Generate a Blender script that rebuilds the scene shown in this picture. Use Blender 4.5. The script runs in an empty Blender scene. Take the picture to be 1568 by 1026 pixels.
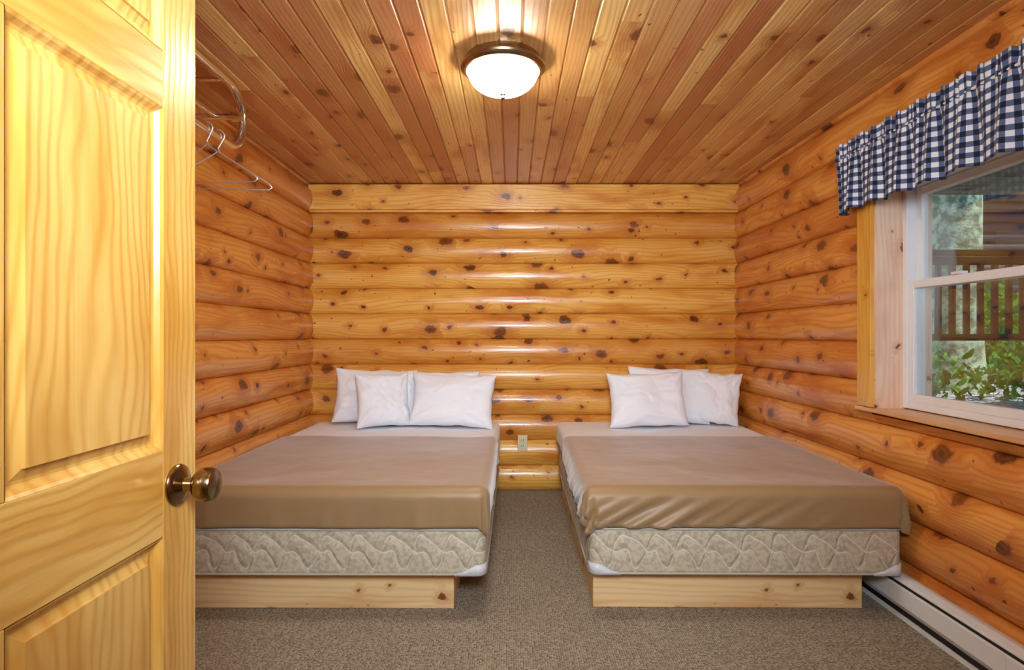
import bpy, bmesh, math, random
from mathutils import Vector, Matrix, noise
random.seed(7)
scene = bpy.context.scene
F = 900.0
CZ = 1.17
CEIL = 2.297
BY = 4.44; LX = -1.535; RX = 1.71   # seam planes
BULGE = 0.052
LOGH = 0.19

def lin(c):
    out = []
    for v in c[:3]:
        v = v/255.0
        out.append(v/12.92 if v <= 0.04045 else ((v+0.055)/1.055)**2.4)
    return (out[0], out[1], out[2], 1.0)

# ------------------------------------------------------------------ nodes
class NB:
    def __init__(s, name):
        s.mat = bpy.data.materials.new(name)
        s.mat.use_nodes = True
        s.nt = s.mat.node_tree
        s.nt.nodes.clear()
        s.out = s.nt.nodes.new('ShaderNodeOutputMaterial')
    def n(s, t, ins=None, **props):
        nd = s.nt.nodes.new(t)
        for k, v in props.items():
            setattr(nd, k, v)
        if ins:
            for k, v in ins.items():
                sock = nd.inputs[k]
                if isinstance(v, bpy.types.NodeSocket):
                    s.nt.links.new(v, sock)
                else:
                    sock.default_value = v
        return nd
    def m(s, op, a, b=None, c=None, clamp=False):
        ins = {0: a}
        if b is not None: ins[1] = b
        if c is not None: ins[2] = c
        nd = s.n('ShaderNodeMath', ins, operation=op)
        nd.use_clamp = clamp
        return nd.outputs[0]
    def smooth(s, v, a, b, o0=0.0, o1=1.0):
        nd = s.n('ShaderNodeMapRange', {'Value': v, 'From Min': a, 'From Max': b, 'To Min': o0, 'To Max': o1})
        nd.interpolation_type = 'SMOOTHSTEP'
        return nd.outputs[0]
    def mix(s, f, a, b, blend='MIX'):
        nd = s.nt.nodes.new('ShaderNodeMix')
        nd.data_type = 'RGBA'; nd.blend_type = blend
        for idx, v in ((0, f), (6, a), (7, b)):
            if isinstance(v, bpy.types.NodeSocket): s.nt.links.new(v, nd.inputs[idx])
            else: nd.inputs[idx].default_value = v
        return nd.outputs[2]
    def vec(s, x, y, z=0.0):
        return s.n('ShaderNodeCombineXYZ', {0: x, 1: y, 2: z}).outputs[0]
    def noise(s, v, scale, detail=2.0, rough=0.5, dist=0.0):
        return s.n('ShaderNodeTexNoise', {'Vector': v, 'Scale': scale, 'Detail': detail, 'Roughness': rough, 'Distortion': dist}).outputs[0]
    def bsdf(s, color, rough=0.5, normal=None, **kw):
        ins = {'Base Color': color, 'Roughness': rough}
        if normal is not None: ins['Normal'] = normal
        for k, v in kw.items(): ins[k.replace('_', ' ')] = v
        b = s.n('ShaderNodeBsdfPrincipled', ins)
        s.nt.links.new(b.outputs[0], s.out.inputs[0])
        return b
    def bump(s, h, strength=0.3, dist=0.01):
        return s.n('ShaderNodeBump', {'Height': h, 'Strength': strength, 'Distance': dist}).outputs[0]

def wood(name, along, across, light, mid, dark, knotc=(70, 32, 12), ks=4.5, krmin=0.03, krmax=0.13,
         kskip=0.3, rough=0.32, ringf=240.0, var=0.35, redc=None, coat=0.25, kasp=1.0, ringamt=0.6, bumps=0.25, warp=.2, small=0.5, kpow=2.2,
         lowu=0.8, crough=0.15, blot=0.7):
    b = NB(name)
    tc = b.n('ShaderNodeTexCoord')
    sep = b.n('ShaderNodeSeparateXYZ', {0: tc.outputs['Object']})
    ax = {'X': 0, 'Y': 1, 'Z': 2}
    U = sep.outputs[ax[along]]; V = sep.outputs[ax[across]]
    rnd = b.n('ShaderNodeNewGeometry').outputs['Random Per Island']
    U2 = b.m('MULTIPLY_ADD', rnd, 37.7, U)
    V2 = b.m('MULTIPLY_ADD', rnd, 13.3, V)
    wv = b.vec(U2, V2, 0.0)
    wn = b.n('ShaderNodeTexNoise', {'Vector': wv, 'Scale': 17.0, 'Detail': 4.0, 'Roughness': .65})
    wc = b.n('ShaderNodeSeparateColor', {0: wn.outputs[1]})
    Uw = b.m('MULTIPLY_ADD', wc.outputs[0], 0.085, U2)
    Vw = b.m('MULTIPLY_ADD', wc.outputs[1], 0.050, V2)
    def knots(scale, asp, rmin, rmax, skip, off, power):
        kv = b.vec(b.m('MULTIPLY_ADD', Uw, scale/asp, off), b.m('MULTIPLY_ADD', Vw, scale, off), 0.0)
        vo = b.n('ShaderNodeTexVoronoi', {'Vector': kv, 'Scale': 1.0, 'Randomness': 1.0}, voronoi_dimensions='2D')
        cc = b.n('ShaderNodeSeparateColor', {0: vo.outputs['Color']})
        r0 = b.m('DIVIDE', b.m('SUBTRACT', cc.outputs[0], skip, clamp=True), 1-skip)
        has = b.m('GREATER_THAN', r0, 0.0)
        r = b.m('MULTIPLY_ADD', b.m('POWER', r0, power), rmax-rmin, rmin)
        rel = b.m('DIVIDE', vo.outputs['Distance'], r)
        knot = b.m('MULTIPLY', b.smooth(rel, 0.5, 1.15, 1.0, 0.0), has)
        halo = b.m('MULTIPLY', b.smooth(rel, 0.7, 3.8, 1.0, 0.0), has)
        return rel, knot, halo, cc.outputs[1]
    rel, knot, halo, kr = knots(ks, kasp, krmin, krmax, kskip, 0.0, kpow)
    rel2, knot2, halo2, kr2 = knots(ks*1.25, 1.0, krmin*.5, krmin*.9, small, 31.7, 1.0)
    lowv = b.vec(b.m('MULTIPLY', U2, lowu), b.m('MULTIPLY', V2, 4.0), 0.0)
    low = b.noise(lowv, 1.0, 2.5, 0.5)
    ph = b.m('MULTIPLY_ADD', low, warp, V2)
    ph = b.m('MULTIPLY_ADD', halo, 0.035, ph)
    ringv = b.m('SINE', b.m('MULTIPLY', ph, ringf))
    ring = b.m('POWER', b.m('MULTIPLY_ADD', ringv, 0.5, 0.5), 2.2)
    fv = b.vec(b.m('MULTIPLY', U2, 3.0), b.m('MULTIPLY', b.m('MULTIPLY_ADD', halo, 0.03, V2), 130.0), 0.0)
    fib = b.noise(fv, 1.0, 3.0, 0.6)
    bl = b.noise(b.vec(b.m('MULTIPLY', U2, 1.8), b.m('MULTIPLY', V2, 8.0), 3.0), 1.0, 3.0, 0.55)
    ringm = b.m('MULTIPLY', ring, b.smooth(bl, .35, .6, .55, 1.0))
    g = b.m('MULTIPLY_ADD', ringm, ringamt, b.m('MULTIPLY', fib, 0.4))
    col = b.mix(g, lin(light), lin(mid))
    col = b.mix(b.smooth(bl, 0.42, 0.70), col, lin(mid))
    col = b.mix(b.m('MULTIPLY', b.smooth(bl, 0.52, 0.76), blot), col, lin(dark))
    col = b.mix(b.m('MULTIPLY', ringm, .22*ringamt), col, lin(dark))
    rr = b.m('FRACT', b.m('MULTIPLY', rnd, 17.31))
    col = b.mix(b.m('MULTIPLY', b.smooth(rr, 0.25, 1.0), var), col, lin(dark))
    if redc is not None:
        r3 = b.m('FRACT', b.m('MULTIPLY', rnd, 51.7))
        col = b.mix(b.m('MULTIPLY', b.smooth(r3, 0.45, 1.0), 0.7), col, lin(redc))
    col = b.mix(b.m('MULTIPLY', halo, 0.6), col, lin(dark))
    kcol = b.smooth(b.m('SINE', b.m('MULTIPLY', rel, 11.0)), -1, 1, 0.35, 1.0)
    col = b.mix(b.m('MULTIPLY', knot, 0.9), col, lin((136, 66, 24)))
    col = b.mix(b.m('MULTIPLY', b.m('MULTIPLY', knot, kcol), b.m('MULTIPLY_ADD', kr, .6, .35)), col, lin(knotc))
    col = b.mix(b.m('MULTIPLY', knot2, .9), col, lin(knotc))
    h = b.m('MULTIPLY_ADD', fib, 0.4, b.m('MULTIPLY', ring, 0.3))
    h = b.m('MULTIPLY_ADD', knot, -0.6, h)
    nrm = b.bump(h, bumps, 0.004)
    b.bsdf(col, rough, nrm, Coat_Weight=coat, Coat_Roughness=crough)
    return b.mat

LG = dict(knotc=(60, 28, 12), ks=5.8, krmin=0.06, krmax=0.24, kskip=0.15, ringf=260, var=0.4, kasp=1.45, warp=.24, kpow=2.6, small=.45, ringamt=.75)
M_back = wood('log_wood_x', 'X', 'Z', light=(246, 196, 100), mid=(228, 160, 60), dark=(194, 108, 34), **LG)
M_side = wood('log_wood_y', 'Y', 'Z', light=(240, 176, 90), mid=(220, 138, 56), dark=(184, 92, 34), **LG)
M_ceil = wood('ceiling_plank_wood', 'Y', 'X', light=(244, 208, 136), mid=(226, 170, 96), dark=(172, 102, 56), redc=(180, 102, 66),
              knotc=(56, 26, 14), ks=4.0, krmin=0.04, krmax=0.15, kskip=0.2, ringf=330, var=0.6, kasp=1.5, rough=0.38, warp=.14, crough=.3, ringamt=.8)
DR = dict(light=(232, 190, 106), mid=(206, 150, 62), dark=(184, 122, 44), knotc=(110, 60, 20), ks=1.2, krmin=0.01, krmax=0.02, kskip=0.9,
          rough=0.28, coat=0.5, ringamt=.6, var=0.15, small=.97, lowu=1.7, blot=.35)
M_dz = wood('door_pine_z', 'Z', 'Y', ringf=330, warp=.20, **DR)
M_dy = wood('door_pine_y', 'Y', 'Z', ringf=300, warp=.20, **DR)
M_dxz = wood('frame_pine_z', 'Z', 'X', ringf=350, **DR)
M_dxx = wood('frame_pine_x', 'X', 'Z', ringf=350, **DR)
M_case = wood('casing_pine_z', 'Z', 'Y', light=(236, 184, 84), mid=(220, 156, 54), dark=(196, 126, 34), ks=5, krmin=.02, krmax=.1, ringf=250)
M_jamb = wood('jamb_pale_wood', 'Z', 'X', light=(244, 214, 188), mid=(232, 190, 158), dark=(212, 160, 124), ks=7, krmin=.03, krmax=.12, kskip=.4, ringf=250)
M_sill = wood('sill_wood', 'Y', 'X', light=(236, 190, 136), mid=(220, 160, 102), dark=(196, 130, 70), ks=4, krmin=.02, krmax=.08, kskip=.5, ringf=250)
PL = dict(light=(246, 216, 162), mid=(230, 186, 126), dark=(212, 156, 92), knotc=(120, 66, 30), ks=6.0, krmin=.045,
          krmax=.13, kskip=.4, ringf=220, rough=0.5, coat=0.0, var=.3, small=.8)
M_plat = wood('bed_platform_wood', 'X', 'Z', **PL)
M_platy = wood('bed_platform_wood_y', 'Y', 'Z', **PL)

def simple(name, rgb, rough=0.5, metal=0.0, **kw):
    b = NB(name)
    tc = b.n('ShaderNodeTexCoord')
    nz = b.noise(tc.outputs['Object'], 30.0, 3.0)
    c = b.mix(b.m('MULTIPLY', nz, 0.12), lin(rgb), lin([v*0.7 for v in rgb]))
    b.bsdf(c, rough, None, Metallic=metal, **kw)
    return b.mat
M_white = simple('white_enamel', (236, 238, 240), 0.35)
M_vinyl = simple('white_vinyl', (244, 246, 250), 0.35)
M_brass = simple('antique_brass', (150, 130, 96), 0.2, 1.0)
M_nick = simple('bronze_nickel', (170, 150, 120), 0.25, 1.0)
M_chrome = simple('chrome', (235, 235, 238), 0.08, 1.0)
M_steel = simple('steel_wire', (225, 225, 225), 0.35, 0.8)
M_ivory = simple('ivory_plastic', (226, 218, 180), 0.4)
M_piping = simple('piping_tape', (196, 190, 172), 0.8)
M_dark = simple('dark_slot', (25, 22, 20), 0.6)
M_guard = simple('plastic_corner_guard', (225, 228, 235), 0.35)
M_mattress = simple('mattress_ticking', (220, 218, 210), 0.9)

def fabric(name, rgb, rgb2, scale=700, bs=0.15, rough=0.85, sheen=0.3):
    b = NB(name)
    tc = b.n('ShaderNodeTexCoord')
    nz = b.noise(tc.outputs['Object'], scale, 2.0)
    lo = b.noise(tc.outputs['Object'], 3.0, 3.0)
    c = b.mix(b.m('MULTIPLY_ADD', nz, 0.3, b.m('MULTIPLY', lo, 0.5)), lin(rgb), lin(rgb2))
    lowb = b.noise(tc.outputs['Object'], 9.0, 4.0, 0.55)
    h = b.m('MULTIPLY_ADD', lowb, 6.0, b.m('MULTIPLY', nz, 0.12))
    b.bsdf(c, rough, b.bump(h, bs, 0.01), Sheen_Weight=sheen, Sheen_Roughness=0.4)
    return b.mat
M_sheet = fabric('white_cotton', (247, 250, 255), (243, 247, 255), bs=0.05, sheen=.1)
M_blanket = fabric('taupe_blanket', (160, 130, 90), (142, 114, 76), bs=0.06, rough=0.45, sheen=0.5)

# carpet
b = NB('berber_carpet')
tc = b.n('ShaderNodeTexCoord')
vo = b.n('ShaderNodeTexVoronoi', {'Vector': tc.outputs['Object'], 'Scale': 115.0, 'Randomness': 0.5}, voronoi_dimensions='2D')
cr = b.n('ShaderNodeSeparateColor', {0: vo.outputs['Color']}).outputs[0]
lo = b.noise(tc.outputs['Object'], 2.5, 3.0)
c = b.mix(cr, lin((196, 182, 160)), lin((146, 134, 114)))
c = b.mix(b.smooth(vo.outputs['Distance'], 0.35, 0.75), c, lin((82, 72, 58)))
c = b.mix(b.m('MULTIPLY', lo, 0.3), c, lin((124, 112, 96)))
b.bsdf(c, 0.95, b.bump(b.m('SUBTRACT', 1.0, vo.outputs['Distance']), 0.9, 0.006))
M_carpet = b.mat

# quilted ticking (UV in metres)
b = NB('quilted_ticking')
uv = b.n('ShaderNodeUVMap').outputs[0]
sp = b.n('ShaderNodeSeparateXYZ', {0: uv})
wob = b.noise(b.n('ShaderNodeVectorMath', {0: uv, 1: (1, 1, 1)}, operation='MULTIPLY').outputs[0], 6.0, 1.0)
u = b.m('MULTIPLY_ADD', wob, 0.07, sp.outputs[0]); v = sp.outputs[1]
s1 = b.m('SINE', b.m('MULTIPLY', u, 2*math.pi/0.26))
s2 = b.m('SINE', b.m('MULTIPLY', u, 2*math.pi/0.13))
s3 = b.m('SINE', b.m('MULTIPLY_ADD', u, 2*math.pi/0.087, 1.0))
cv = b.m('SUBTRACT', v, 0.105)
dA = b.m('ABSOLUTE', b.m('SUBTRACT', cv, b.m('MULTIPLY_ADD', s1, 0.050, b.m('MULTIPLY_ADD', s2, 0.026, b.m('MULTIPLY', s3, .012)))))
dB = b.m('ABSOLUTE', b.m('ADD', cv, b.m('MULTIPLY_ADD', s1, 0.048, b.m('MULTIPLY_ADD', s2, -0.030, b.m('MULTIPLY', s3, .012)))))
dist = b.m('MINIMUM', dA, dB)
line = b.smooth(dist, 0.0, 0.005, 1.0, 0.0)
fine = b.noise(b.n('ShaderNodeTexCoord').outputs['Object'], 60.0, 3.0, 0.6)
c = b.mix(b.smooth(fine, 0.4, 0.62), lin((204, 194, 168)), lin((180, 170, 146)))
c = b.mix(b.m('MULTIPLY', line, 0.8), c, lin((234, 226, 204)))
hh = b.m('MULTIPLY_ADD', fine, 0.08, b.smooth(dist, 0.0, 0.03, 0.0, 1.0))
b.bsdf(c, 0.7, b.bump(hh, 0.5, 0.012), Sheen_Weight=0.2)
M_quilt = b.mat

# gingham
b = NB('gingham_cloth')
uv = b.n('ShaderNodeUVMap').outputs[0]
sp = b.n('ShaderNodeSeparateXYZ', {0: uv})
def chk(o):
    return b.m('LESS_THAN', b.m('FRACT', b.m('MULTIPLY', o, 1/0.038)), 0.5)
a1 = chk(sp.outputs[0]); a2 = chk(sp.outputs[1])
sm = b.m('MULTIPLY', b.m('ADD', a1, a2), 0.5)
c1 = b.mix(b.smooth(sm, 0.0, 0.5), lin((232, 234, 238)), lin((84, 100, 138)))
c2 = b.mix(b.smooth(sm, 0.5, 1.0), c1, lin((14, 20, 46)))
b.bsdf(c2, 0.85, None, Sheen_Weight=0.1)
M_ging = b.mat

# lamp glass
b = NB('frosted_lamp_glass')
lw = b.n('ShaderNodeLayerWeight', {'Blend': 0.35})
st = b.smooth(lw.outputs['Facing'], 0.0, 1.0, 62.0, 44.0)
em = b.n('ShaderNodeEmission', {'Color': (1.0, 0.95, 0.80, 1), 'Strength': st})
b.nt.links.new(em.outputs[0], b.out.inputs[0])
M_lampg = b.mat

# glass
b = NB('window_glass')
fr = b.n('ShaderNodeFresnel', {'IOR': 1.35})
tr = b.n('ShaderNodeBsdfTransparent', {'Color': (0.97, 1.0, 0.99, 1)})
gl = b.n('ShaderNodeBsdfGlossy', {'Roughness': 0.02})
mx = b.n('ShaderNodeMixShader', {0: b.m('MULTIPLY', fr.outputs[0], 0.35), 1: tr.outputs[0], 2: gl.outputs[0]})
b.nt.links.new(mx.outputs[0], b.out.inputs[0])
M_glass = b.mat

# leaves
b = NB('leaf_green')
rnd = b.n('ShaderNodeNewGeometry').outputs['Random Per Island']
c = b.mix(rnd, lin((50, 130, 50)), lin((150, 210, 90)))
c = b.mix(b.m('MULTIPLY', b.m('FRACT', b.m('MULTIPLY', rnd, 31.0)), 0.7), c, lin((6, 90, 76)))
d1 = b.n('ShaderNodeBsdfDiffuse', {'Color': c}); t1 = b.n('ShaderNodeBsdfTranslucent', {'Color': c})
mx = b.n('ShaderNodeMixShader', {0: 0.4, 1: d1.outputs[0], 2: t1.outputs[0]})
b.nt.links.new(mx.outputs[0], b.out.inputs[0])
M_leaf = b.mat
def rocky(name, a, c_, scale):
    b = NB(name)
    tc = b.n('ShaderNodeTexCoord')
    nz = b.noise(tc.outputs['Object'], scale, 5.0, 0.65)
    c = b.mix(b.smooth(nz, 0.4, 0.62), lin(a), lin(c_))
    b.bsdf(c, 0.9, b.bump(nz, 0.6, 0.05))
    return b.mat
M_bark = rocky('mossy_bark', (104, 120, 96), (180, 196, 166), 9)
M_ground = rocky('gravel_ground', (96, 98, 92), (206, 210, 212), 14)
M_stone = rocky('stone', (150, 150, 148), (232, 232, 230), 6)
M_rail = simple('dark_stained_wood', (26, 18, 17), 0.7)
M_cabin = simple('blue_stained_logs', (34, 54, 66), 0.6)
M_soffit = wood('porch_wood', 'X', 'Y', light=(190, 170, 150), mid=(162, 140, 122), dark=(120, 100, 84), ks=3, rough=.7, coat=0)

# ------------------------------------------------------------------ mesh helpers
def link(o, parent=None):
    scene.collection.objects.link(o)
    if parent: o.parent = parent
    return o
def empty(name, loc=(0, 0, 0), rot=(0, 0, 0)):
    e = bpy.data.objects.new(name, None)
    e.location = loc; e.rotation_euler = rot; e.empty_display_size = 0.1
    return link(e)
def mobj(name, verts, faces, mats, parent=None, smooth=False, uvs=None, fm=None):
    me = bpy.data.meshes.new(name)
    me.from_pydata([tuple(v) for v in verts], [], faces)
    if not isinstance(mats, (list, tuple)): mats = [mats]
    for m in mats: me.materials.append(m)
    if fm:
        for p, i in zip(me.polygons, fm): p.material_index = i
    if smooth:
        for p in me.polygons: p.use_smooth = True
    if uvs:
        l = me.uv_layers.new(name='UVMap')
        for lp in me.loops: l.data[lp.index].uv = uvs[lp.vertex_index]
    me.update()
    return link(bpy.data.objects.new(name, me), parent)

class MB:
    """accumulates boxes etc. into one mesh"""
    def __init__(s): s.v = []; s.f = []; s.fm = []
    def add(s, v, f, mi=0):
        o = len(s.v); s.v += [tuple(p) for p in v]
        s.f += [tuple(i+o for i in q) for q in f]; s.fm += [mi]*len(f)
    def box(s, x0, x1, y0, y1, z0, z1, mi=0, bev=0.0):
        if bev <= 0:
            s.add([(x0, y0, z0), (x1, y0, z0), (x1, y1, z0), (x0, y1, z0), (x0, y0, z1), (x1, y0, z1), (x1, y1, z1), (x0, y1, z1)],
                  [(0, 3, 2, 1), (4, 5, 6, 7), (0, 1, 5, 4), (1, 2, 6, 5), (2, 3, 7, 6), (3, 0, 4, 7)], mi)
            return
        bm = bmesh.new()
        bmesh.ops.create_cube(bm, size=1.0)
        for v in bm.verts:
            v.co = Vector(((x0+x1)/2+v.co.x*(x1-x0), (y0+y1)/2+v.co.y*(y1-y0), (z0+z1)/2+v.co.z*(z1-z0)))
        bmesh.ops.bevel(bm, geom=bm.edges[:], offset=bev, segments=2, affect='EDGES', profile=0.5)
        bm.verts.index_update()
        s.add([v.co[:] for v in bm.verts], [tuple(v.index for v in f.verts) for f in bm.faces], mi)
        bm.free()
    def lathe(s, prof, origin, axis='Z', seg=40, mi=0):
        vs = []; fs = []
        for r, h in prof:
            for i in range(seg):
                a = 2*math.pi*i/seg
                c, d = r*math.cos(a), r*math.sin(a)
                if axis == 'Z': p = (c, d, h)
                elif axis == 'X': p = (h, c, d)
                else: p = (d, h, c)
                vs.append((origin[0]+p[0], origin[1]+p[1], origin[2]+p[2]))
        for j in range(len(prof)-1):
            for i in range(seg):
                k = (i+1) % seg
                fs.append((j*seg+i, j*seg+k, (j+1)*seg+k, (j+1)*seg+i))
        s.add(vs, fs, mi)
    def obj(s, name, mats, parent=None, smooth=False):
        return mobj(name, s.v, s.f, mats, parent, smooth, fm=s.fm)

def autosmooth(o, ang=40):
    me = o.data
    for p in me.polygons: p.use_smooth = True
    try:
        me.set_sharp_from_angle(angle=math.radians(ang))
    except Exception:
        pass

def tube(name, pts, r, mat, parent=None, cyclic=False):
    cu = bpy.data.curves.new(name, 'CURVE'); cu.dimensions = '3D'
    cu.bevel_depth = r; cu.bevel_resolution = 5; cu.use_fill_caps = True
    sp = cu.splines.new('POLY'); sp.points.add(len(pts)-1)
    for p, q in zip(sp.points, pts): p.co = (q[0], q[1], q[2], 1)
    sp.use_cyclic_u = cyclic
    tmp = bpy.data.objects.new(name+'_c', cu); scene.collection.objects.link(tmp)
    bpy.context.view_layer.update()
    dg = bpy.context.evaluated_depsgraph_get()
    me = bpy.data.meshes.new_from_object(tmp.evaluated_get(dg))
    bpy.data.objects.remove(tmp)
    for p in me.polygons: p.use_smooth = True
    me.materials.clear(); me.materials.append(mat)
    o = bpy.data.objects.new(name, me)
    return link(o, parent)

# ------------------------------------------------------------------ logs
def log_piece(mb, axis, a0, a1, z0, z1, seam, sgn, n=16, mi=0):
    """axis X: runs along x, surface at y=seam - offset ; axis Y: runs along y, surface at x=seam+sgn*offset"""
    k = math.floor((z0+z1)/2/LOGH)
    zs = []
    for i in range(n+1):
        t = -math.cos(math.pi*i/n)
        z = k*LOGH+(t+1)/2*LOGH
        zs.append(min(max(z, z0), z1))
    zs = sorted(set(round(z, 5) for z in zs))
    L = a1-a0; na = max(2, int(L/0.12))
    vs = []; fs = []
    sd = random.random()*100
    for j in range(na+1):
        a = a0+L*j/na
        for z in zs:
            tt = (z-k*LOGH)/LOGH*2-1; tt = max(-1, min(1, tt))
            off = BULGE*(max(0.0, 1-abs(tt)**2.1))**0.62
            wob = 0.003*noise.noise(Vector((a*1.3, sd, z*3)))*(1-abs(tt))
            off = off+wob
            if axis == 'X': vs.append((a, seam-off, z))
            else: vs.append((seam+sgn*off, a, z))
    m = len(zs)
    for j in range(na):
        for i in range(m-1):
            q = (j*m+i, (j+1)*m+i, (j+1)*m+i+1, j*m+i+1)
            if axis == 'Y' and sgn < 0: q = q[::-1]
            fs.append(q)
    mb.add(vs, fs, mi)

def courses():
    k = 0
    while k*LOGH < CEIL-0.01:
        yield k, k*LOGH, min((k+1)*LOGH, CEIL); k += 1

mb = MB()
mb.box(LX-.06, RX+.06, BY+.002, BY+.12, 0, CEIL+.05)
for k, z0, z1 in courses():
    if z0 > 2.05: continue
    log_piece(mb, 'X', LX, RX, z0, z1, BY, 1)
wall_back = mb.obj('wall_back', M_back); autosmooth(wall_back, 50)

mb = MB()
mb.box(LX-.12, LX-.002, .02, BY+.06, 0, CEIL+.05)
for k, z0, z1 in courses():
    log_piece(mb, 'Y', .14, BY-.0, z0, z1, LX, 1)
wall_left = mb.obj('wall_left', M_side); autosmooth(wall_left, 50)

# right wall with window opening
WY0, WY1, WZ0, WZ1 = 1.33, 2.69, 0.835, 1.875
mb = MB()
XO = RX+.20
for (a, c, z0, z1) in ((.02, WY0, 0, CEIL+.05), (WY1, BY+.06, 0, CEIL+.05), (WY0, WY1, 0, WZ0-.03), (WY0, WY1, WZ1+.02, CEIL+.05)):
    mb.box(RX+.002, XO, a, c, z0, z1)
for k, z0, z1 in courses():
    y1 = BY; y0 = .14
    if z1 <= WZ0-.03 or z0 >= WZ1+.02:
        log_piece(mb, 'Y', y0, y1, z0, z1, RX, -1)
    else:
        log_piece(mb, 'Y', y0, WY0-.03, z0, z1, RX, -1)
        log_piece(mb, 'Y', WY1+.03, y1, z0, z1, RX, -1)
        if z0 < WZ0-.03: log_piece(mb, 'Y', WY0-.03, WY1+.03, z0, WZ0-.03, RX, -1)
        if z1 > WZ1+.02: log_piece(mb, 'Y', WY0-.03, WY1+.03, WZ1+.02, z1, RX, -1)
wall_right = mb.obj('wall_right', M_side); autosmooth(wall_right, 50)

# front wall with doorway + hall
OX0, OX1, OZ = -.605, .345, 2.06
mb = MB()
mb.box(LX-.12, OX0, .02, .14, 0, CEIL+.05); mb.box(OX1, XO, .02, .14, 0, CEIL+.05); mb.box(OX0, OX1, .02, .14, OZ, CEIL+.05)
mb.obj('wall_front', M_dxx)
mb = MB(); mb.box(-1.06, -1.0, -2.0, .02, 0, CEIL); mb.obj('wall_hall_left', M_side)
mb = MB(); mb.box(1.0, 1.06, -2.0, .02, 0, CEIL); mb.obj('wall_hall_right', M_side)
mb = MB(); mb.box(-1.06, 1.06, -2.06, -2.0, 0, CEIL); mb.obj('wall_hall_back', M_back)
mb = MB()
mb.box(OX0, OX0+.012, .02, .14, 0, OZ, bev=.002); mb.box(OX1-.012, OX1, .02, .14, 0, OZ, bev=.002)
mb.box(OX0+.012, OX1-.012, .02, .14, OZ-.012, OZ, bev=.002)
mb.box(OX1-.006, OX1+.06, .14, .155, 0, OZ+.06, bev=.002)
mb.box(OX0-.06, OX0+.006, .14, .155, 0, OZ+.06, bev=.002)
mb.box(OX0+.006, OX1-.006, .14, .155, OZ-.006, OZ+.06, bev=.002)
mb.obj('trim_doorway', M_dxz)

mb = MB(); mb.box(LX-.12, XO, -2.06, BY+.12, -.08, 0); mb.obj('floor', M_carpet)

# ceiling planks
mb = MB()
mb.box(LX-.12, XO, -2.06, BY+.12, CEIL+.008, CEIL+.1)
pw = .0885; x = LX-.02
while x < RX+.02:
    cuts = [-2.0]
    c_ = -2.0+random.uniform(.6, 3.5)
    while c_ < BY-.3:
        cuts.append(c_); c_ += random.uniform(1.2, 3.6)
    cuts.append(BY)
    for a, c in zip(cuts[:-1], cuts[1:]):
        a2 = a+.0008; c2 = c-.0008; x1 = x+pw-.0008; g = .006
        vs = []
        for yy in (a2, c2):
            for px, pz in ((x, CEIL+.007), (x+g, CEIL), (x1-g, CEIL), (x1, CEIL+.007)): vs.append((px, yy, pz))
        mb.add(vs, [(0, 4, 5, 1), (1, 5, 6, 2), (2, 6, 7, 3)])
    x += pw
ceiling = mb.obj('ceiling', M_ceil)

mb = MB()
mb.box(LX+.02, RX-.02, BY-.075, BY-.0, 2.103, 2.29, bev=.004)
mb.box(LX+.02, RX-.02, BY-.05, BY-.0, 2.088, 2.104, bev=.002)
mb.obj('trim_back_top', M_back)

# ------------------------------------------------------------------ door
door = empty('door_1')
fx = -.55; bx = fx-.036
def board(name, y0, y1, z0, z1, mat):
    m = MB(); m.box(bx, fx, y0, y1, z0, z1, bev=.0015); return m.obj(name, mat, door)
DY1 = 1.022; DY0 = .158
SW = .095
MUL0 = (DY0+DY1)/2-.0475; MUL1 = MUL0+.095
board('stile_lock', DY1-SW, DY1, .012, 2.035, M_dz)
board('stile_hinge', DY0, DY0+SW, .012, 2.035, M_dz)
rails = [(.012, .25), (.851, .988), (1.528, 1.618), (1.925, 2.035)]
for i, (a, c) in enumerate(rails):
    board('rail_%d' % (i+1), DY0+SW, DY1-SW, a, c, M_dy)
op = [(.25, .851), (.988, 1.528), (1.618, 1.925)]
for i, (a, c) in enumerate(op):
    board('mullion_%d' % (i+1), MUL0, MUL1, a, c, M_dz)
def panel(name, y0, y1, z0, z1):
    m = MB()
    for side in (1, -1):
        f0 = fx if side > 0 else bx
        rings = [(0, 0), (.004, -.003), (.009, -.010), (.013, -.0125), (.017, -.0125), (.030, -.007), (.0305, -.003)]
        vs = []; fs = []
        for ins, dp in rings:
            xx = f0+side*dp
            vs += [(xx, y0+ins, z0+ins), (xx, y1-ins, z0+ins), (xx, y1-ins, z1-ins), (xx, y0+ins, z1-ins)]
        for j in range(len(rings)-1):
            for k in range(4):
                q = (j*4+k, j*4+(k+1) % 4, (j+1)*4+(k+1) % 4, (j+1)*4+k)
                fs.append(q if side > 0 else q[::-1])
        e = (len(rings)-1)*4
        q = (e, e+1, e+2, e+3); fs.append(q if side > 0 else q[::-1])
        m.add(vs, fs)
    return m.obj(name, M_dz, door)
i = 1
for a, c in op:
    panel('raised_panel_%d' % i, DY0+SW, MUL0, a, c); i += 1
    panel('raised_panel_%d' % i, MUL1, DY1-SW, a, c); i += 1
for side, nm in ((1, 'knob_inside'), (-1, 'knob_outside')):
    m = MB()
    prof = [(.0, 0.0), (.033, 0.0), (.0335, .003), (.031, .007), (.024, .010), (.0185, .013), (.0125, .016), (.0115, .028), (.014, .031), (.0205, .033), (.0255, .038),
            (.0275, .046), (.0275, .054), (.0255, .060), (.0245, .0605), (.0235, .063), (.012, .0655), (0, .066)]
    prof = [(r, h*side) for r, h in prof]
    m.lathe(prof, (fx if side > 0 else bx, DY1-.058, .925), 'X', 48)
    o = m.obj(nm, M_brass, door); autosmooth(o, 35)
m = MB()
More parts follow.
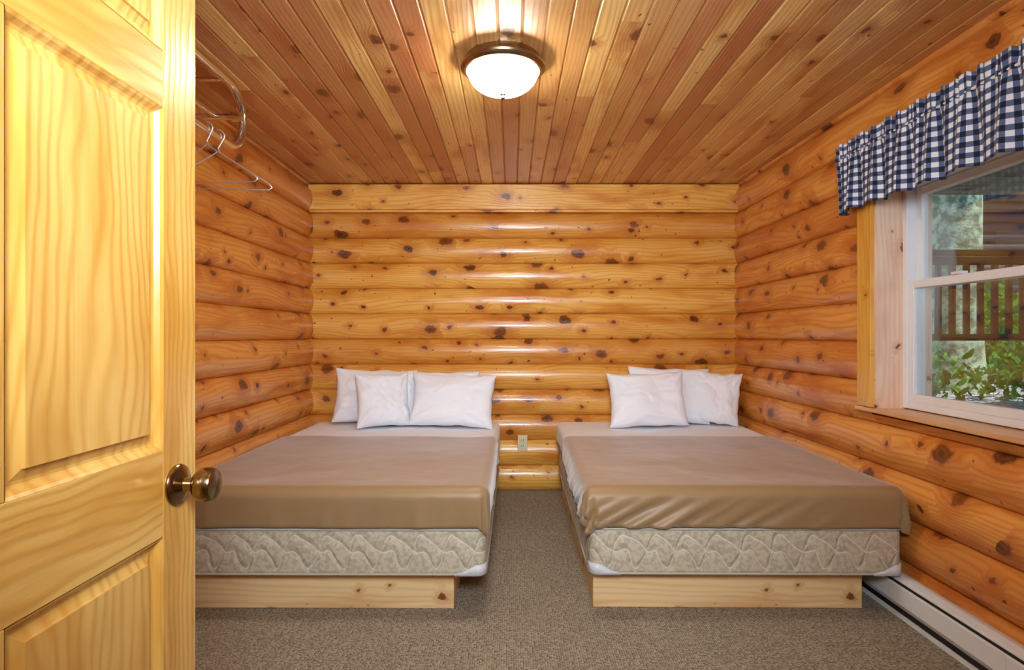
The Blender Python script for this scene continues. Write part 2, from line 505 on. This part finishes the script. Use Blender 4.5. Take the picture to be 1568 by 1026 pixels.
m.box(bx+.006, fx-.006, DY1-.001, DY1+.002, .89, .96, bev=.0008)
m.box(bx+.012, fx-.012, DY1, DY1+.009, .918, .932, bev=.001)
m.obj('latch_plate', M_brass, door)
m = MB()
for z in (.22, 1.02, 1.82):
    m.lathe([(0, -.045), (.006, -.045), (.006, .045), (0, .045)], (bx-.004, DY0-.006, z), 'Z', 12)
m.obj('hinges', M_brass, door)

# ------------------------------------------------------------------ ceiling lamp
lamp = empty('ceiling_lamp', (-.037, 2.40, 0))
m = MB()
prof = [(0, CEIL+.006), (.150, CEIL+.004), (.152, CEIL-.012), (.160, CEIL-.014), (.162, CEIL-.022), (.170, CEIL-.026), (.174, CEIL-.034), (.172, CEIL-.042),
        (.163, CEIL-.047), (.158, CEIL-.054), (.150, CEIL-.056), (.146, CEIL-.050), (.145, CEIL-.03)]
m.lathe(prof, (0, 0, 0), 'Z', 64); o = m.obj('metal_pan', M_nick, lamp); autosmooth(o, 40)
m = MB()
prof = []
for i in range(17):
    a = math.pi/2*i/16
    prof.append((.1455*math.cos(a)**.85 if i < 16 else 0.0, CEIL-.045-.098*math.sin(a)))
m.lathe(prof, (0, 0, 0), 'Z', 64); o = m.obj('glass_bowl', M_lampg, lamp, True)
m = MB()
m.lathe([(0, CEIL-.140), (.012, CEIL-.142), (.013, CEIL-.146), (.006, CEIL-.150), (.008, CEIL-.155), (.009, CEIL-.160), (.005, CEIL-.166), (0, CEIL-.168)], (0, 0, 0), 'Z', 24)
o = m.obj('finial', M_nick, lamp, True)

# ------------------------------------------------------------------ beds
def rbox_grid(name, x0, x1, y0, y1, z0, z1, bev, mat, parent, seg=4):
    bm = bmesh.new(); bmesh.ops.create_cube(bm, size=1.0)
    for v in bm.verts:
        v.co = Vector(((x0+x1)/2+v.co.x*(x1-x0), (y0+y1)/2+v.co.y*(y1-y0), (z0+z1)/2+v.co.z*(z1-z0)))
    vert = [e for e in bm.edges if abs(e.verts[0].co.z-e.verts[1].co.z) > .01]
    bmesh.ops.bevel(bm, geom=vert, offset=bev*2.0, segments=6, affect='EDGES', profile=0.5)
    hor = [e for e in bm.edges if e.calc_face_angle(0) > 1.2 and abs(e.verts[0].co.z-e.verts[1].co.z) < .001]
    bmesh.ops.bevel(bm, geom=hor, offset=bev, segments=seg, affect='EDGES', profile=0.5)
    me = bpy.data.meshes.new(name); bm.to_mesh(me); bm.free()
    me.materials.append(mat)
    for p in me.polygons: p.use_smooth = True
    l = me.uv_layers.new(name='UVMap')
    for p in me.polygons:
        n = p.normal
        for li in p.loop_indices:
            c = me.vertices[me.loops[li].vertex_index].co
            if abs(n.z) > .8: l.data[li].uv = (c.x, c.y)
            else: l.data[li].uv = (c.x-c.y, c.z-z0)
    return link(bpy.data.objects.new(name, me), parent)

def drape(name, x0, x1, y0, y1, ztop, R, dl, dr, df, db, mat, parent, step=.012, wr=0.012, seed=0, topn=.004, flare=.02, diag=0.0, minoff=.007):
    """cloth draped on a rectangle; dX = vertical drop on each side (0 = none)"""
    def ext(d): return (R*math.pi/2+(d-R)) if d > 0 else None
    eL, eR, eF, eB = ext(dl), ext(dr), ext(df), ext(db)
    ix0 = x0+R; ix1 = x1-R; iy0 = y0+R; iy1 = y1-R
    ax0 = ix0-eL if eL else x0; ax1 = ix1+eR if eR else x1
    ay0 = iy0-eF if eF else y0; ay1 = iy1+eB if eB else y1
    if not eL: ix0 = x0
    if not eR: ix1 = x1
    if not eF: iy0 = y0
    if not eB: iy1 = y1
    nx = int((ax1-ax0)/step); ny = int((ay1-ay0)/step)
    vs = []; fs = []
    for j in range(ny+1):
        for i in range(nx+1):
            px = ax0+(ax1-ax0)*i/nx; py = ay0+(ay1-ay0)*j/ny
            qx = min(max(px, ix0), ix1); qy = min(max(py, iy0), iy1)
            dx = px-qx; dy = py-qy
            d = math.hypot(dx, dy)
            if d < 1e-6:
                n_ = noise.noise(Vector((px*3.1, py*2.2, seed)))*topn+noise.noise(Vector((px*9, py*6, seed+5)))*topn*.35
                edge = min(px-ix0 if eL else 9, ix1-px if eR else 9, py-iy0 if eF else 9)
                vs.append((px, py, ztop+n_*min(1, max(0, edge)/.1)))
                continue
            th = math.atan2(abs(dy), abs(dx))
            corner = math.sin(2*th) if (abs(dx) > 1e-6 and abs(dy) > 1e-6) else 0.0
            de = max(abs(dx), abs(dy))*(1+.15*corner)
            nx_, ny_ = dx/d, dy/d
            if de < R*math.pi/2:
                h = R*math.sin(de/R); vv = R*(1-math.cos(de/R))
            else:
                e = de-R*math.pi/2
                h = R+flare*e; vv = R+e
            h0 = h
            t = min(1, vv/max(.05, .13))
            per = (qx*1.0-qy*1.0)+(th*.12 if dx*dy else 0)
            cd = math.hypot(qx-ix0, qy-iy0)
            loc = 1.0 if diag == 0 else .5+.9*math.exp(-(cd/.55)**2)
            w = noise.noise(Vector((per*6+diag*vv*12, vv*2.5, seed+2.2)))*wr*t*loc
            w += noise.noise(Vector((per*17+diag*vv*28, vv*3, seed+9.1)))*wr*.6*t*loc
            if diag:
                rid = 1-abs(noise.noise(Vector((per*9+vv*16, vv*1.5, seed+19))))*3
                w += max(0, rid)*wr*.9*t*loc*math.exp(-(cd/.8)**2)
            if corner > 0:
                w += wr*1.0*t*corner*math.sin(th*9+seed)
            h = max(h+w, h0-minoff)
            hem = noise.noise(Vector((per*2.2, seed, 1.0)))*.006*t
            vs.append((qx+nx_*h, qy+ny_*h, ztop-vv+hem))
    W = nx+1
    for j in range(ny):
        for i in range(nx):
            fs.append((j*W+i, j*W+i+1, (j+1)*W+i+1, (j+1)*W+i))
    o = mobj(name, vs, fs, mat, parent, True)
    s = o.modifiers.new('thick', 'SOLIDIFY'); s.thickness = .004; s.offset = 1
    return o

def bed(cx, yf, L, W, rot, plx0, plx1, ply, seed, wr=.009, diag=0.0):
    e = empty('bed', (cx, yf, 0), (0, 0, rot))
    hw = W/2
    m = MB(); m.box(plx0, plx1, ply, ply+.038, .001, .172, bev=.003); m.obj('platform_front_board', M_plat, e)
    m = MB(); m.box(plx0, plx0+.038, ply+.04, L-.05, .001, .172, bev=.003); m.box(plx1-.038, plx1, ply+.04, L-.05, .001, .172, bev=.003)
    m.obj('platform_side_boards', M_platy, e)
    m = MB()
    for k in range(8):
        yy = ply+.08+k*(L-ply-.2)/7.5
        m.box(plx0+.04, plx1-.04, yy, yy+.09, .15, .172, bev=.002)
    m.obj('platform_slats', M_plat, e)
    rbox_grid('box_spring', -hw+.008, hw-.008, .012, L-.01, .175, .375, .018, M_quilt, e)
    for nm, z in (('piping_top', .366), ('piping_bottom', .182)):
        r = .04; pts = []
        X = hw-.006; Y0 = .008; Y1 = L-.006
        for (ccx, ccy, a0) in ((X-r, Y1-r, 0), (-X+r, Y1-r, 90), (-X+r, Y0+r, 180), (X-r, Y0+r, 270)):
            for q in range(7):
                a = math.radians(a0+q*15); pts.append((ccx+r*math.cos(a), ccy+r*math.sin(a), z))
        tube(nm, pts, .0045, M_piping, e, cyclic=True)
    m = MB()
    for sx in (-1, 1):
        X = hw-.003; r = .042
        pts = []
        pts.append((X-.13, .004, .176, .186)); pts.append((X-.09, .004, .176, .196))
        for q in range(7):
            a = math.radians(270+q*15); pts.append((X-r+(r)*math.cos(a), .004+r+r*math.sin(a), .176, .222))
        pts.append((X, .10, .176, .20)); pts.append((X, .15, .176, .188))
        vs = []
        for (px, py, za, zb) in pts: vs += [(sx*px, py, za), (sx*px, py, zb)]
        fs = [(2*q, 2*q+2, 2*q+3, 2*q+1) for q in range(len(pts)-1)]
        if sx < 0: fs = [f[::-1] for f in fs]
        m.add(vs, fs)
    o = m.obj('corner_guards', M_guard, e, True)
    s = o.modifiers.new('t', 'SOLIDIFY'); s.thickness = .003; s.offset = -1
    rbox_grid('mattress', -hw+.010, hw-.010, .020, L-.006, .378, .516, .03, M_mattress, e)
    drape('white_sheet', -hw-.002, hw+.002, 1.05, L+.004, .524, .035, .12, .12, 0, .12, M_sheet, e, wr=.006, seed=seed+3, topn=.008, minoff=.003)
    drape('brown_blanket', -hw-.010, hw+.006, 0.0, L-.70, .536, .042, .156, .150, .160, 0, M_blanket, e, wr=wr, seed=seed, topn=.006, diag=diag)
    return e
bed(-.775, 2.42, 1.935, 1.345, math.radians(-.3), -.66, .526, .095, 1.0)
bed(.972, 2.425, 1.935, 1.31, math.radians(-.6), -.625, .525, .095, 6.0, .018, 1.0)

# ------------------------------------------------------------------ pillows
def pillow(x, y, z, w, h, t, lean, yaw, roll=0, seed=0):
    n = 40; vs = []; fs = []
    def prof(u, v):
        a = max(0, 1-abs(u)**3.0); c = max(0, 1-abs(v)**3.0)
        return (a*c)**.5
    idx = {}
    for side in (1, -1):
        for j in range(n+1):
            for i in range(n+1):
                u = -1+2*i/n; v = -1+2*j/n
                bd = i in (0, n) or j in (0, n)
                key = (i, j, 0 if bd else side)
                if key in idx: continue
                X = u*w/2*(1-.08*(1-v*v)); Z = v*h/2*(1-.07*(1-u*u))
                T = t/2*prof(u, v)*(1-.18*v)
                nn = noise.noise(Vector((u*1.5, v*1.5, seed+side*3)))*.026+noise.noise(Vector((u*4, v*4, seed+side*7)))*.010
                nn += -max(0, .35-abs(noise.noise(Vector((u*1.8+v, v*1.5-u, seed+side*11))))*3)*.022
                for cu, cv in ((1, 1), (-1, 1), (1, -1), (-1, -1)):
                    r = math.hypot(u-cu, v-cv); a = math.atan2(v-cv, u-cu)
                    nn += .008*math.sin(a*12+seed+cu)*math.exp(-r*r*2.2)
                T += nn*min(1, prof(u, v)*1.3)
                X += .006*noise.noise(Vector((v*3, seed, 1))); Z += .012*noise.noise(Vector((u*2.5, seed, 4)))
                idx[key] = len(vs); vs.append((X, -side*T, Z+h/2))
    def g(i, j, side):
        bd = i in (0, n) or j in (0, n)
        return idx[(i, j, 0 if bd else side)]
    for side in (1, -1):
        for j in range(n):
            for i in range(n):
                q = (g(i, j, side), g(i+1, j, side), g(i+1, j+1, side), g(i, j+1, side))
                fs.append(q if side > 0 else q[::-1])
    o = mobj('pillow', vs, fs, M_sheet, None, True)
    o.location = (x, y, z)
    o.rotation_euler = (math.radians(-lean), math.radians(roll), math.radians(yaw))
    sb = o.modifiers.new('s', 'SUBSURF'); sb.levels = 1; sb.render_levels = 1
    return o
PZ = .536
pillow(-.99, 4.18, PZ, .60, .40, .17, 12, 2, 2, 1)
pillow(-.52, 4.19, PZ, .58, .385, .15, 12, 0, 0, 2)
pillow(-.87, 4.01, PZ, .38, .385, .17, 14, 24, 0, 3)
pillow(-.42, 4.01, PZ, .60, .38, .17, 16, -4, 2, 4)
pillow(1.12, 4.19, PZ, .60, .41, .15, 10, 0, 2, 5)
pillow(.94, 4.01, PZ, .55, .39, .18, 16, 0, -2, 6)
pillow(1.42, 4.15, PZ, .34, .38, .14, 8, -18, 5, 7)

# ------------------------------------------------------------------ outlet
ol = empty('wall_outlet', (.078, BY-BULGE-.001, .366))
m = MB(); m.box(-.036, .036, -.008, .004, -.058, .058, bev=.003); m.obj('cover_plate', M_ivory, ol)
m = MB()
for zz in (.022, -.022):
    m.box(-.017, .017, -.0105, -.0075, zz-.015, zz+.015, 0, .001)
    for xx in (-.007, .007): m.box(xx-.0015, xx+.0015, -.0112, -.010, zz-.005, zz+.006, 1)
m.lathe([(0, -.0095), (.003, -.0095), (.003, -.007)], (0, 0, 0), 'Y', 12, 1)
m.obj('receptacles', [M_ivory, M_dark], ol)

# ------------------------------------------------------------------ window
win = empty('window_1')
FXa, FXb = 1.775, 1.86
y0, y1, z0, z1 = WY0+.012, WY1-.018, WZ0+.006, WZ1-.012
def frame(name, xa, xb, ya, yb, za, zb, w, mat, wt=None, wb=None, bev=.003):
    wt = wt or w; wb = wb or w
    m = MB()
    m.box(xa, xb, ya, ya+w, za, zb, bev=bev); m.box(xa, xb, yb-w, yb, za, zb, bev=bev)
    m.box(xa, xb, ya+w, yb-w, zb-wt, zb, bev=bev); m.box(xa, xb, ya+w, yb-w, za, za+wb, bev=bev)
    return m.obj(name, mat, win)
frame('vinyl_frame', FXa, FXb, y0, y1, z0, z1, .030, M_vinyl)
ZM = 1.395
frame('sash_lower', FXa+.006, FXa+.036, y0+.031, y1-.031, z0+.030, ZM+.018, .034, M_vinyl, .036, .036)
frame('sash_upper', FXa+.042, FXa+.072, y0+.031, y1-.031, ZM-.018, z1-.034, .034, M_vinyl, .036, .036)
m = MB(); m.box(FXa+.018, FXa+.022, y0+.064, y1-.064, z0+.062, ZM-.005); m.box(FXa+.056, FXa+.060, y0+.064, y1-.064, ZM+.005, z1-.066)
m.obj('glass_panes', M_glass, win)
m = MB()
for yy in (2.35, 1.75): m.box(FXa-.004, FXa+.03, yy-.025, yy+.025, ZM+.018, ZM+.030, bev=.003)
m.obj('sash_locks', M_vinyl, win)
m = MB()
m.box(1.655, XO, WY1-.018, WY1, WZ0, WZ1, bev=.001); m.box(1.655, XO, WY0, WY0+.012, WZ0, WZ1, bev=.001)
m.obj('jamb_sides', M_jamb, win)
m = MB(); m.box(1.655, XO, WY0, WY1, WZ1-.012, WZ1+.004, bev=.001); m.obj('jamb_head', M_sill, win)
m = MB(); m.box(1.634, XO, WY0-.14, WY1+.115, WZ0-.018, WZ0+.002, bev=.004); m.obj('stool', M_sill, win)
m = MB()
m.box(1.636, 1.70, WY1-.006, WY1+.100, WZ0+.004, WZ1+.10, bev=.003); m.box(1.636, 1.70, WY0-.100, WY0+.006, WZ0+.004, WZ1+.10, bev=.003)
m.obj('casing_sides', M_case, win)
m = MB(); m.box(1.636, 1.70, WY0+.007, WY1-.007, WZ1-.006, WZ1+.10, bev=.003); m.obj('casing_head', M_sill, win)

# valance
val = empty('valance_curtain')
vs = []; fs = []; uvs = []
ya, yb = 1.18, 2.88; ztop, zbot = 2.085, 1.756
nU, nV = 520, 34
acc = 0
for i in range(nU+1):
    yy = ya+(yb-ya)*i/nU
    f1 = math.sin(yy*2*math.pi/.085+1.5*noise.noise(Vector((yy*5, 0, 0))))
    f2 = math.sin(yy*2*math.pi/.17+2.5*noise.noise(Vector((yy*3, 5, 0))))
    acc += (yb-ya)/nU*1.35
    for j in range(nV+1):
        t = j/nV   # 0 top
        zz = ztop+(zbot-ztop)*t
        rod = .19
        pinch = 1-math.exp(-((t-rod)/.075)**2)*.75
        amp = (.008+.010*t)*pinch
        small = .005*math.sin(yy*2*math.pi/.035+noise.noise(Vector((yy*9, 2, 0)))*3)*math.exp(-(t/.35)**2)
        off = amp*(.45*f1+.9*f2*min(1, t*1.3)+.3*f1*(1-t))+small
        xx = 1.588-off
        zt = zz+.006*math.sin(yy*2*math.pi/.06)*(1-t)**3+(.005*f2+.008*noise.noise(Vector((yy*2, 9, 0))))*t
        vs.append((xx, yy+.004*f1*t, zt)); uvs.append((acc, zz))
W = nV+1
for i in range(nU):
    for j in range(nV): fs.append((i*W+j, (i+1)*W+j, (i+1)*W+j+1, i*W+j+1))
base = len(vs)
for k in range(5):
    for j in range(nV+1):
        p = vs[nU*W+j]; tt = k/4
        vs.append((p[0]+(1.652-p[0])*tt, p[1]+.006*math.sin(tt*3), p[2])); uvs.append((acc+tt*.09, p[2]))
for k in range(4):
    for j in range(nV): fs.append((base+k*W+j, base+(k+1)*W+j, base+(k+1)*W+j+1, base+k*W+j+1))
o = mobj('gingham_fabric', vs, fs, M_ging, val, True, uvs=uvs)
s = o.modifiers.new('t', 'SOLIDIFY'); s.thickness = .0015
zr = ztop+(zbot-ztop)*.19
tube('curtain_rod', [(1.655, yb-.012, zr), (1.60, yb-.012, zr), (1.594, yb-.03, zr), (1.594, ya+.03, zr), (1.60, ya+.012, zr), (1.655, ya+.012, zr)], .006, M_white, val)

# ------------------------------------------------------------------ baseboard heater
ht = empty('baseboard_heater')
prof = [(1.656, .030), (1.654, .165), (1.632, .168), (1.606, .160), (1.603, .150), (1.606, .141), (1.603, .136), (1.598, .130), (1.596, .062), (1.600, .054), (1.610, .050), (1.610, .036), (1.606, .030)]
def ext_prof(name, prof, y0, y1, mat, parent):
    n = len(prof); vs = [(p[0], y0, p[1]) for p in prof]+[(p[0], y1, p[1]) for p in prof]
    fs = [(i, (i+1) % n, n+(i+1) % n, n+i) for i in range(n)]
    fs.append(tuple(range(n))[::-1]); fs.append(tuple(range(n, 2*n)))
    return mobj(name, vs, fs, mat, parent)
ext_prof('heater_housing', prof, .45, 3.4, M_white, ht)
m = MB(); m.box(1.6005, 1.607, .55, 3.3, .1385, .1475); m.box(1.603, 1.65, .55, 3.3, .022, .040)
m.obj('heater_grille_slot', M_dark, ht)
m = MB(); m.box(1.592, 1.657, .40, .455, .015, .171, bev=.004); m.box(1.592, 1.657, 3.395, 3.45, .015, .171, bev=.004)
m.box(1.594, 1.5965, 1.9, 1.93, .052, .134)
m.box(1.60, 1.655, .45, 3.4, .001, .02)
m.obj('heater_end_caps', M_white, ht)

# ------------------------------------------------------------------ garment rack + hanger on left wall
rk = empty('garment_rack')
xr = -1.20
def loop(x, ztop_, zbot_, yend, ystart):
    zc = (ztop_+zbot_)/2; R = (ztop_-zbot_)/2
    pts = [(x, ystart, ztop_), (x, yend-R, ztop_)]
    for q in range(1, 16):
        a = math.pi/2-math.pi*q/16
        pts.append((x, yend-R+R*math.cos(a), zc+R*math.sin(a)))
    pts += [(x, yend-R, zbot_), (x, ystart, zbot_)]
    return pts
tube('rack_outer_tube', loop(xr, 2.245, 1.98, 2.62, 1.55), .019, M_chrome, rk)
tube('rack_shelf_tube_1', [(xr-.09, 1.6, 2.12), (xr-.09, 2.56, 2.12)], .008, M_chrome, rk)
tube('rack_shelf_tube_2', [(xr-.18, 1.6, 2.12), (xr-.18, 2.56, 2.12)], .008, M_chrome, rk)
tube('rack_cross_bar', [(-1.485, 2.56, 2.12), (xr, 2.56, 2.12)], .014, M_chrome, rk)
tube('rack_upper_brace', [(-1.485, 2.47, 2.245), (xr, 2.47, 2.245)], .009, M_chrome, rk)
tube('rack_cross_bar_near', [(-1.485, 1.62, 2.12), (xr, 1.62, 2.12), (xr, 1.62, 2.24)], .012, M_chrome, rk)
m = MB()
m.lathe([(0, 0), (.03, 0), (.03, .006), (.014, .012), (.014, .02)], (-1.482, 2.56, 2.12), 'X', 24)
m.lathe([(0, 0), (.03, 0), (.03, .006), (.014, .012), (.014, .02)], (-1.482, 1.62, 2.12), 'X', 24)
m.lathe([(0.0, -.024), (.022, -.020), (.022, .020), (0, .024)], (xr, 2.56, 2.12), 'X', 24)
o = m.obj('rack_flanges', M_chrome, rk); autosmooth(o)
def hanger(hy, tw, seed):
    hg = empty('wire_hanger', (xr, hy, 1.982), (0, 0, tw))
    pts = []
    for q in range(0, 11):
        a = math.radians(200-q*21.5); pts.append((.025*math.cos(a), 0, .025*math.sin(a)))
    Z = -.06
    pts += [(0, 0, Z+.01), (.01, 0, Z-.01), (.20, 0, Z-.13), (.213, 0, Z-.145), (.20, 0, Z-.155), (-.20, 0, Z-.155), (-.213, 0, Z-.145), (-.20, 0, Z-.13), (-.01, 0, Z-.01), (0, 0, Z)]
    tube('hanger_wire', pts, .0026, M_steel, hg)
hanger(2.40, .10, 0)
hanger(2.31, -.12, 1)

# ------------------------------------------------------------------ outside
GZ = .50
vs = []; fs = []; n = 50
for j in range(n+1):
    for i in range(n+1):
        px = XO+.01+14*i/n; py = -6+26*j/n
        vs.append((px, py, GZ+.012*max(0, px-3)+.05*noise.noise(Vector((px, py, 0)))*min(1, px-XO)))
for j in range(n):
    for i in range(n): fs.append((j*(n+1)+i, j*(n+1)+i+1, (j+1)*(n+1)+i+1, (j+1)*(n+1)+i))
mobj('ground_outside', vs, fs, M_ground, None, True)
rl = empty('deck_railing')
m = MB()
ry = 5.2
m.box(2.4, 7.5, ry-.05, ry+.05, 1.87, 1.92, bev=.006); m.box(2.4, 7.5, ry-.025, ry+.025, 1.79, 1.86, bev=.004); m.box(2.4, 7.5, ry-.025, ry+.025, 1.12, 1.18, bev=.004)
xx = 2.5
while xx < 7.4:
    m.box(xx, xx+.038, ry-.019, ry+.019, 1.18, 1.79); xx += .125
for xx in (2.4, 4.75, 6.9): m.box(xx, xx+.09, ry-.045, ry+.045, GZ-.05, 1.95, bev=.005)
m.obj('railing_frame', M_rail, rl)
tr = empty('tree')
vs = []; fs = []; S = 20; H = 26
for j in range(H):
    z = GZ-.1+j*.28
    rr = .30+.10*math.exp(-j*.8)-.004*j
    for i in range(S):
        a = 2*math.pi*i/S
        r_ = rr*(1+.10*noise.noise(Vector((math.cos(a)*2, math.sin(a)*2, z*.6))))
        vs.append((5.22+r_*math.cos(a)+.02*j*.3, 7.0+r_*math.sin(a), z))
for j in range(H-1):
    for i in range(S): fs.append((j*S+i, j*S+(i+1) % S, (j+1)*S+(i+1) % S, (j+1)*S+i))
mobj('trunk', vs, fs, M_bark, tr, True)
def leaves(name, n, rng, size, parent=None, hcut=None):
    vs = []; fs = []
    for _ in range(n):
        c = Vector((random.uniform(*rng[0]), random.uniform(*rng[1]), random.uniform(*rng[2])))
        if hcut and not hcut(c): continue
        s = size*random.uniform(.6, 1.4)
        a = Vector((random.gauss(0, 1), random.gauss(0, 1), random.gauss(0, 1))).normalized()
        bb = a.orthogonal().normalized(); cc = a.cross(bb)
        o = len(vs)
        for (p, q) in ((-1, 0), (-.3, .42), (.4, .36), (1, 0), (.4, -.36), (-.3, -.42)):
            vs.append(tuple(c+bb*p*s+cc*q*s+a*(.12*s*(abs(q)))))
        fs.append(tuple(range(o, o+6)))
    return mobj(name, vs, fs, M_leaf, parent)
leaves('canopy_leaves', 1800, ((3.5, 8.5), (6.3, 7.8), (3.6, 6.5)), .09, tr)
leaves('shrub', 3500, ((3.2, 8.0), (5.4, 6.1), (GZ+.05, 1.5)), .05, None, lambda c: c.z < GZ+.1+.9*(noise.noise(Vector((c.x*1.6, c.y*1.1, 0)))+.35))
leaves('shrub', 9000, ((4.2, 10.5), (8.0, 10.2), (GZ+.05, 2.4)), .08, None, lambda c: c.z < GZ+.35+1.3*(noise.noise(Vector((c.x*.9, c.y*1.1, 0)))+.5)+.2*(c.y-8))
leaves('hedge', 11000, ((3.5, 16), (13, 15.5), (GZ+.05, 5.2)), .16, None)
cb = empty('neighbor_cabin')
m = MB()
for k in range(19):
    m.lathe([(0, 0), (.11, 0), (.11, 5.6), (0, 5.6)], (8.0, 11.5, GZ+.15+k*.2), 'X', 12)
o = m.obj('cabin_logs', M_cabin, cb); autosmooth(o)
m = MB(); m.box(9.4, 10.4, 11.36, 11.4, 2.1, 3.2, bev=.01); m.obj('cabin_window', M_glass, cb)
m = MB(); m.box(7.7, 13.8, 10.9, 12.0, 4.4, 4.55); m.obj('cabin_roof', M_rail, cb)
pc = empty('porch_roof')
m = MB()
yy = -2.0
while yy < 4.9:
    m.box(XO+.005, 6.2, yy, yy+.135, 2.36, 2.39, bev=.002); yy += .14
m.obj('porch_boards', M_soffit, pc)
m = MB(); m.box(6.1, 6.2, -2, 4.9, 2.22, 2.36, bev=.004)
m.obj('porch_beam', M_rail, pc)
# stones
m = MB()
for _ in range(60):
    bm = bmesh.new(); bmesh.ops.create_icosphere(bm, subdivisions=2, radius=1)
    c = Vector((random.uniform(2.6, 4.6), random.uniform(3.0, 4.9), GZ+.05)); sc = random.uniform(.04, .10)
    for v in bm.verts:
        k = 1+.35*noise.noise(v.co*1.3+c*3)
        v.co = Vector((v.co.x*sc*k*1.2, v.co.y*sc*k, v.co.z*sc*k*.65))+c
    bm.verts.index_update()
    m.add([v.co[:] for v in bm.verts], [tuple(v.index for v in f.verts) for f in bm.faces]); bm.free()
o = m.obj('landscape_stones', M_stone)

# ------------------------------------------------------------------ lights / world
w = bpy.data.worlds.new('World'); scene.world = w; w.use_nodes = True
nt = w.node_tree; nt.nodes.clear()
bg = nt.nodes.new('ShaderNodeBackground'); wo = nt.nodes.new('ShaderNodeOutputWorld')
sky = nt.nodes.new('ShaderNodeTexSky'); sky.sky_type = 'HOSEK_WILKIE'; sky.turbidity = 4.0; sky.sun_direction = Vector((.3, .3, .9)).normalized()
nt.links.new(sky.outputs[0], bg.inputs[0]); bg.inputs[1].default_value = 7.0
nt.links.new(bg.outputs[0], wo.inputs[0])
def light(name, typ, loc, target, energy, color, **kw):
    l = bpy.data.lights.new(name, typ); l.energy = energy; l.color = color
    for k, v in kw.items(): setattr(l, k, v)
    o = bpy.data.objects.new(name, l); o.location = loc
    d = Vector(target)-Vector(loc)
    o.rotation_euler = d.to_track_quat('-Z', 'Y').to_euler()
    return link(o)
light('sun', 'SUN', (9, 3, 9), (5.5, 6.5, 0), 6.0, (1, .96, .88), angle=.02)
light('camera_fill', 'AREA', (0.08, -.12, 1.68), (0.12, 3.2, 1.6), 42, (.80, .89, 1.0), size=.45, spread=math.radians(118))  # unseen fill light added behind the camera to brighten and even out the room

cam = bpy.data.cameras.new('camera'); cam.sensor_width = 36; cam.sensor_fit = 'HORIZONTAL'
cam.lens = F/1568*36; cam.clip_start = .02
co = bpy.data.objects.new('camera', cam); co.location = (0, 0, CZ); co.rotation_euler = (math.pi/2, 0, 0)
link(co); scene.camera = co
scene.view_settings.view_transform = 'Standard'
scene.view_settings.look = 'None'
scene.view_settings.exposure = 0.0
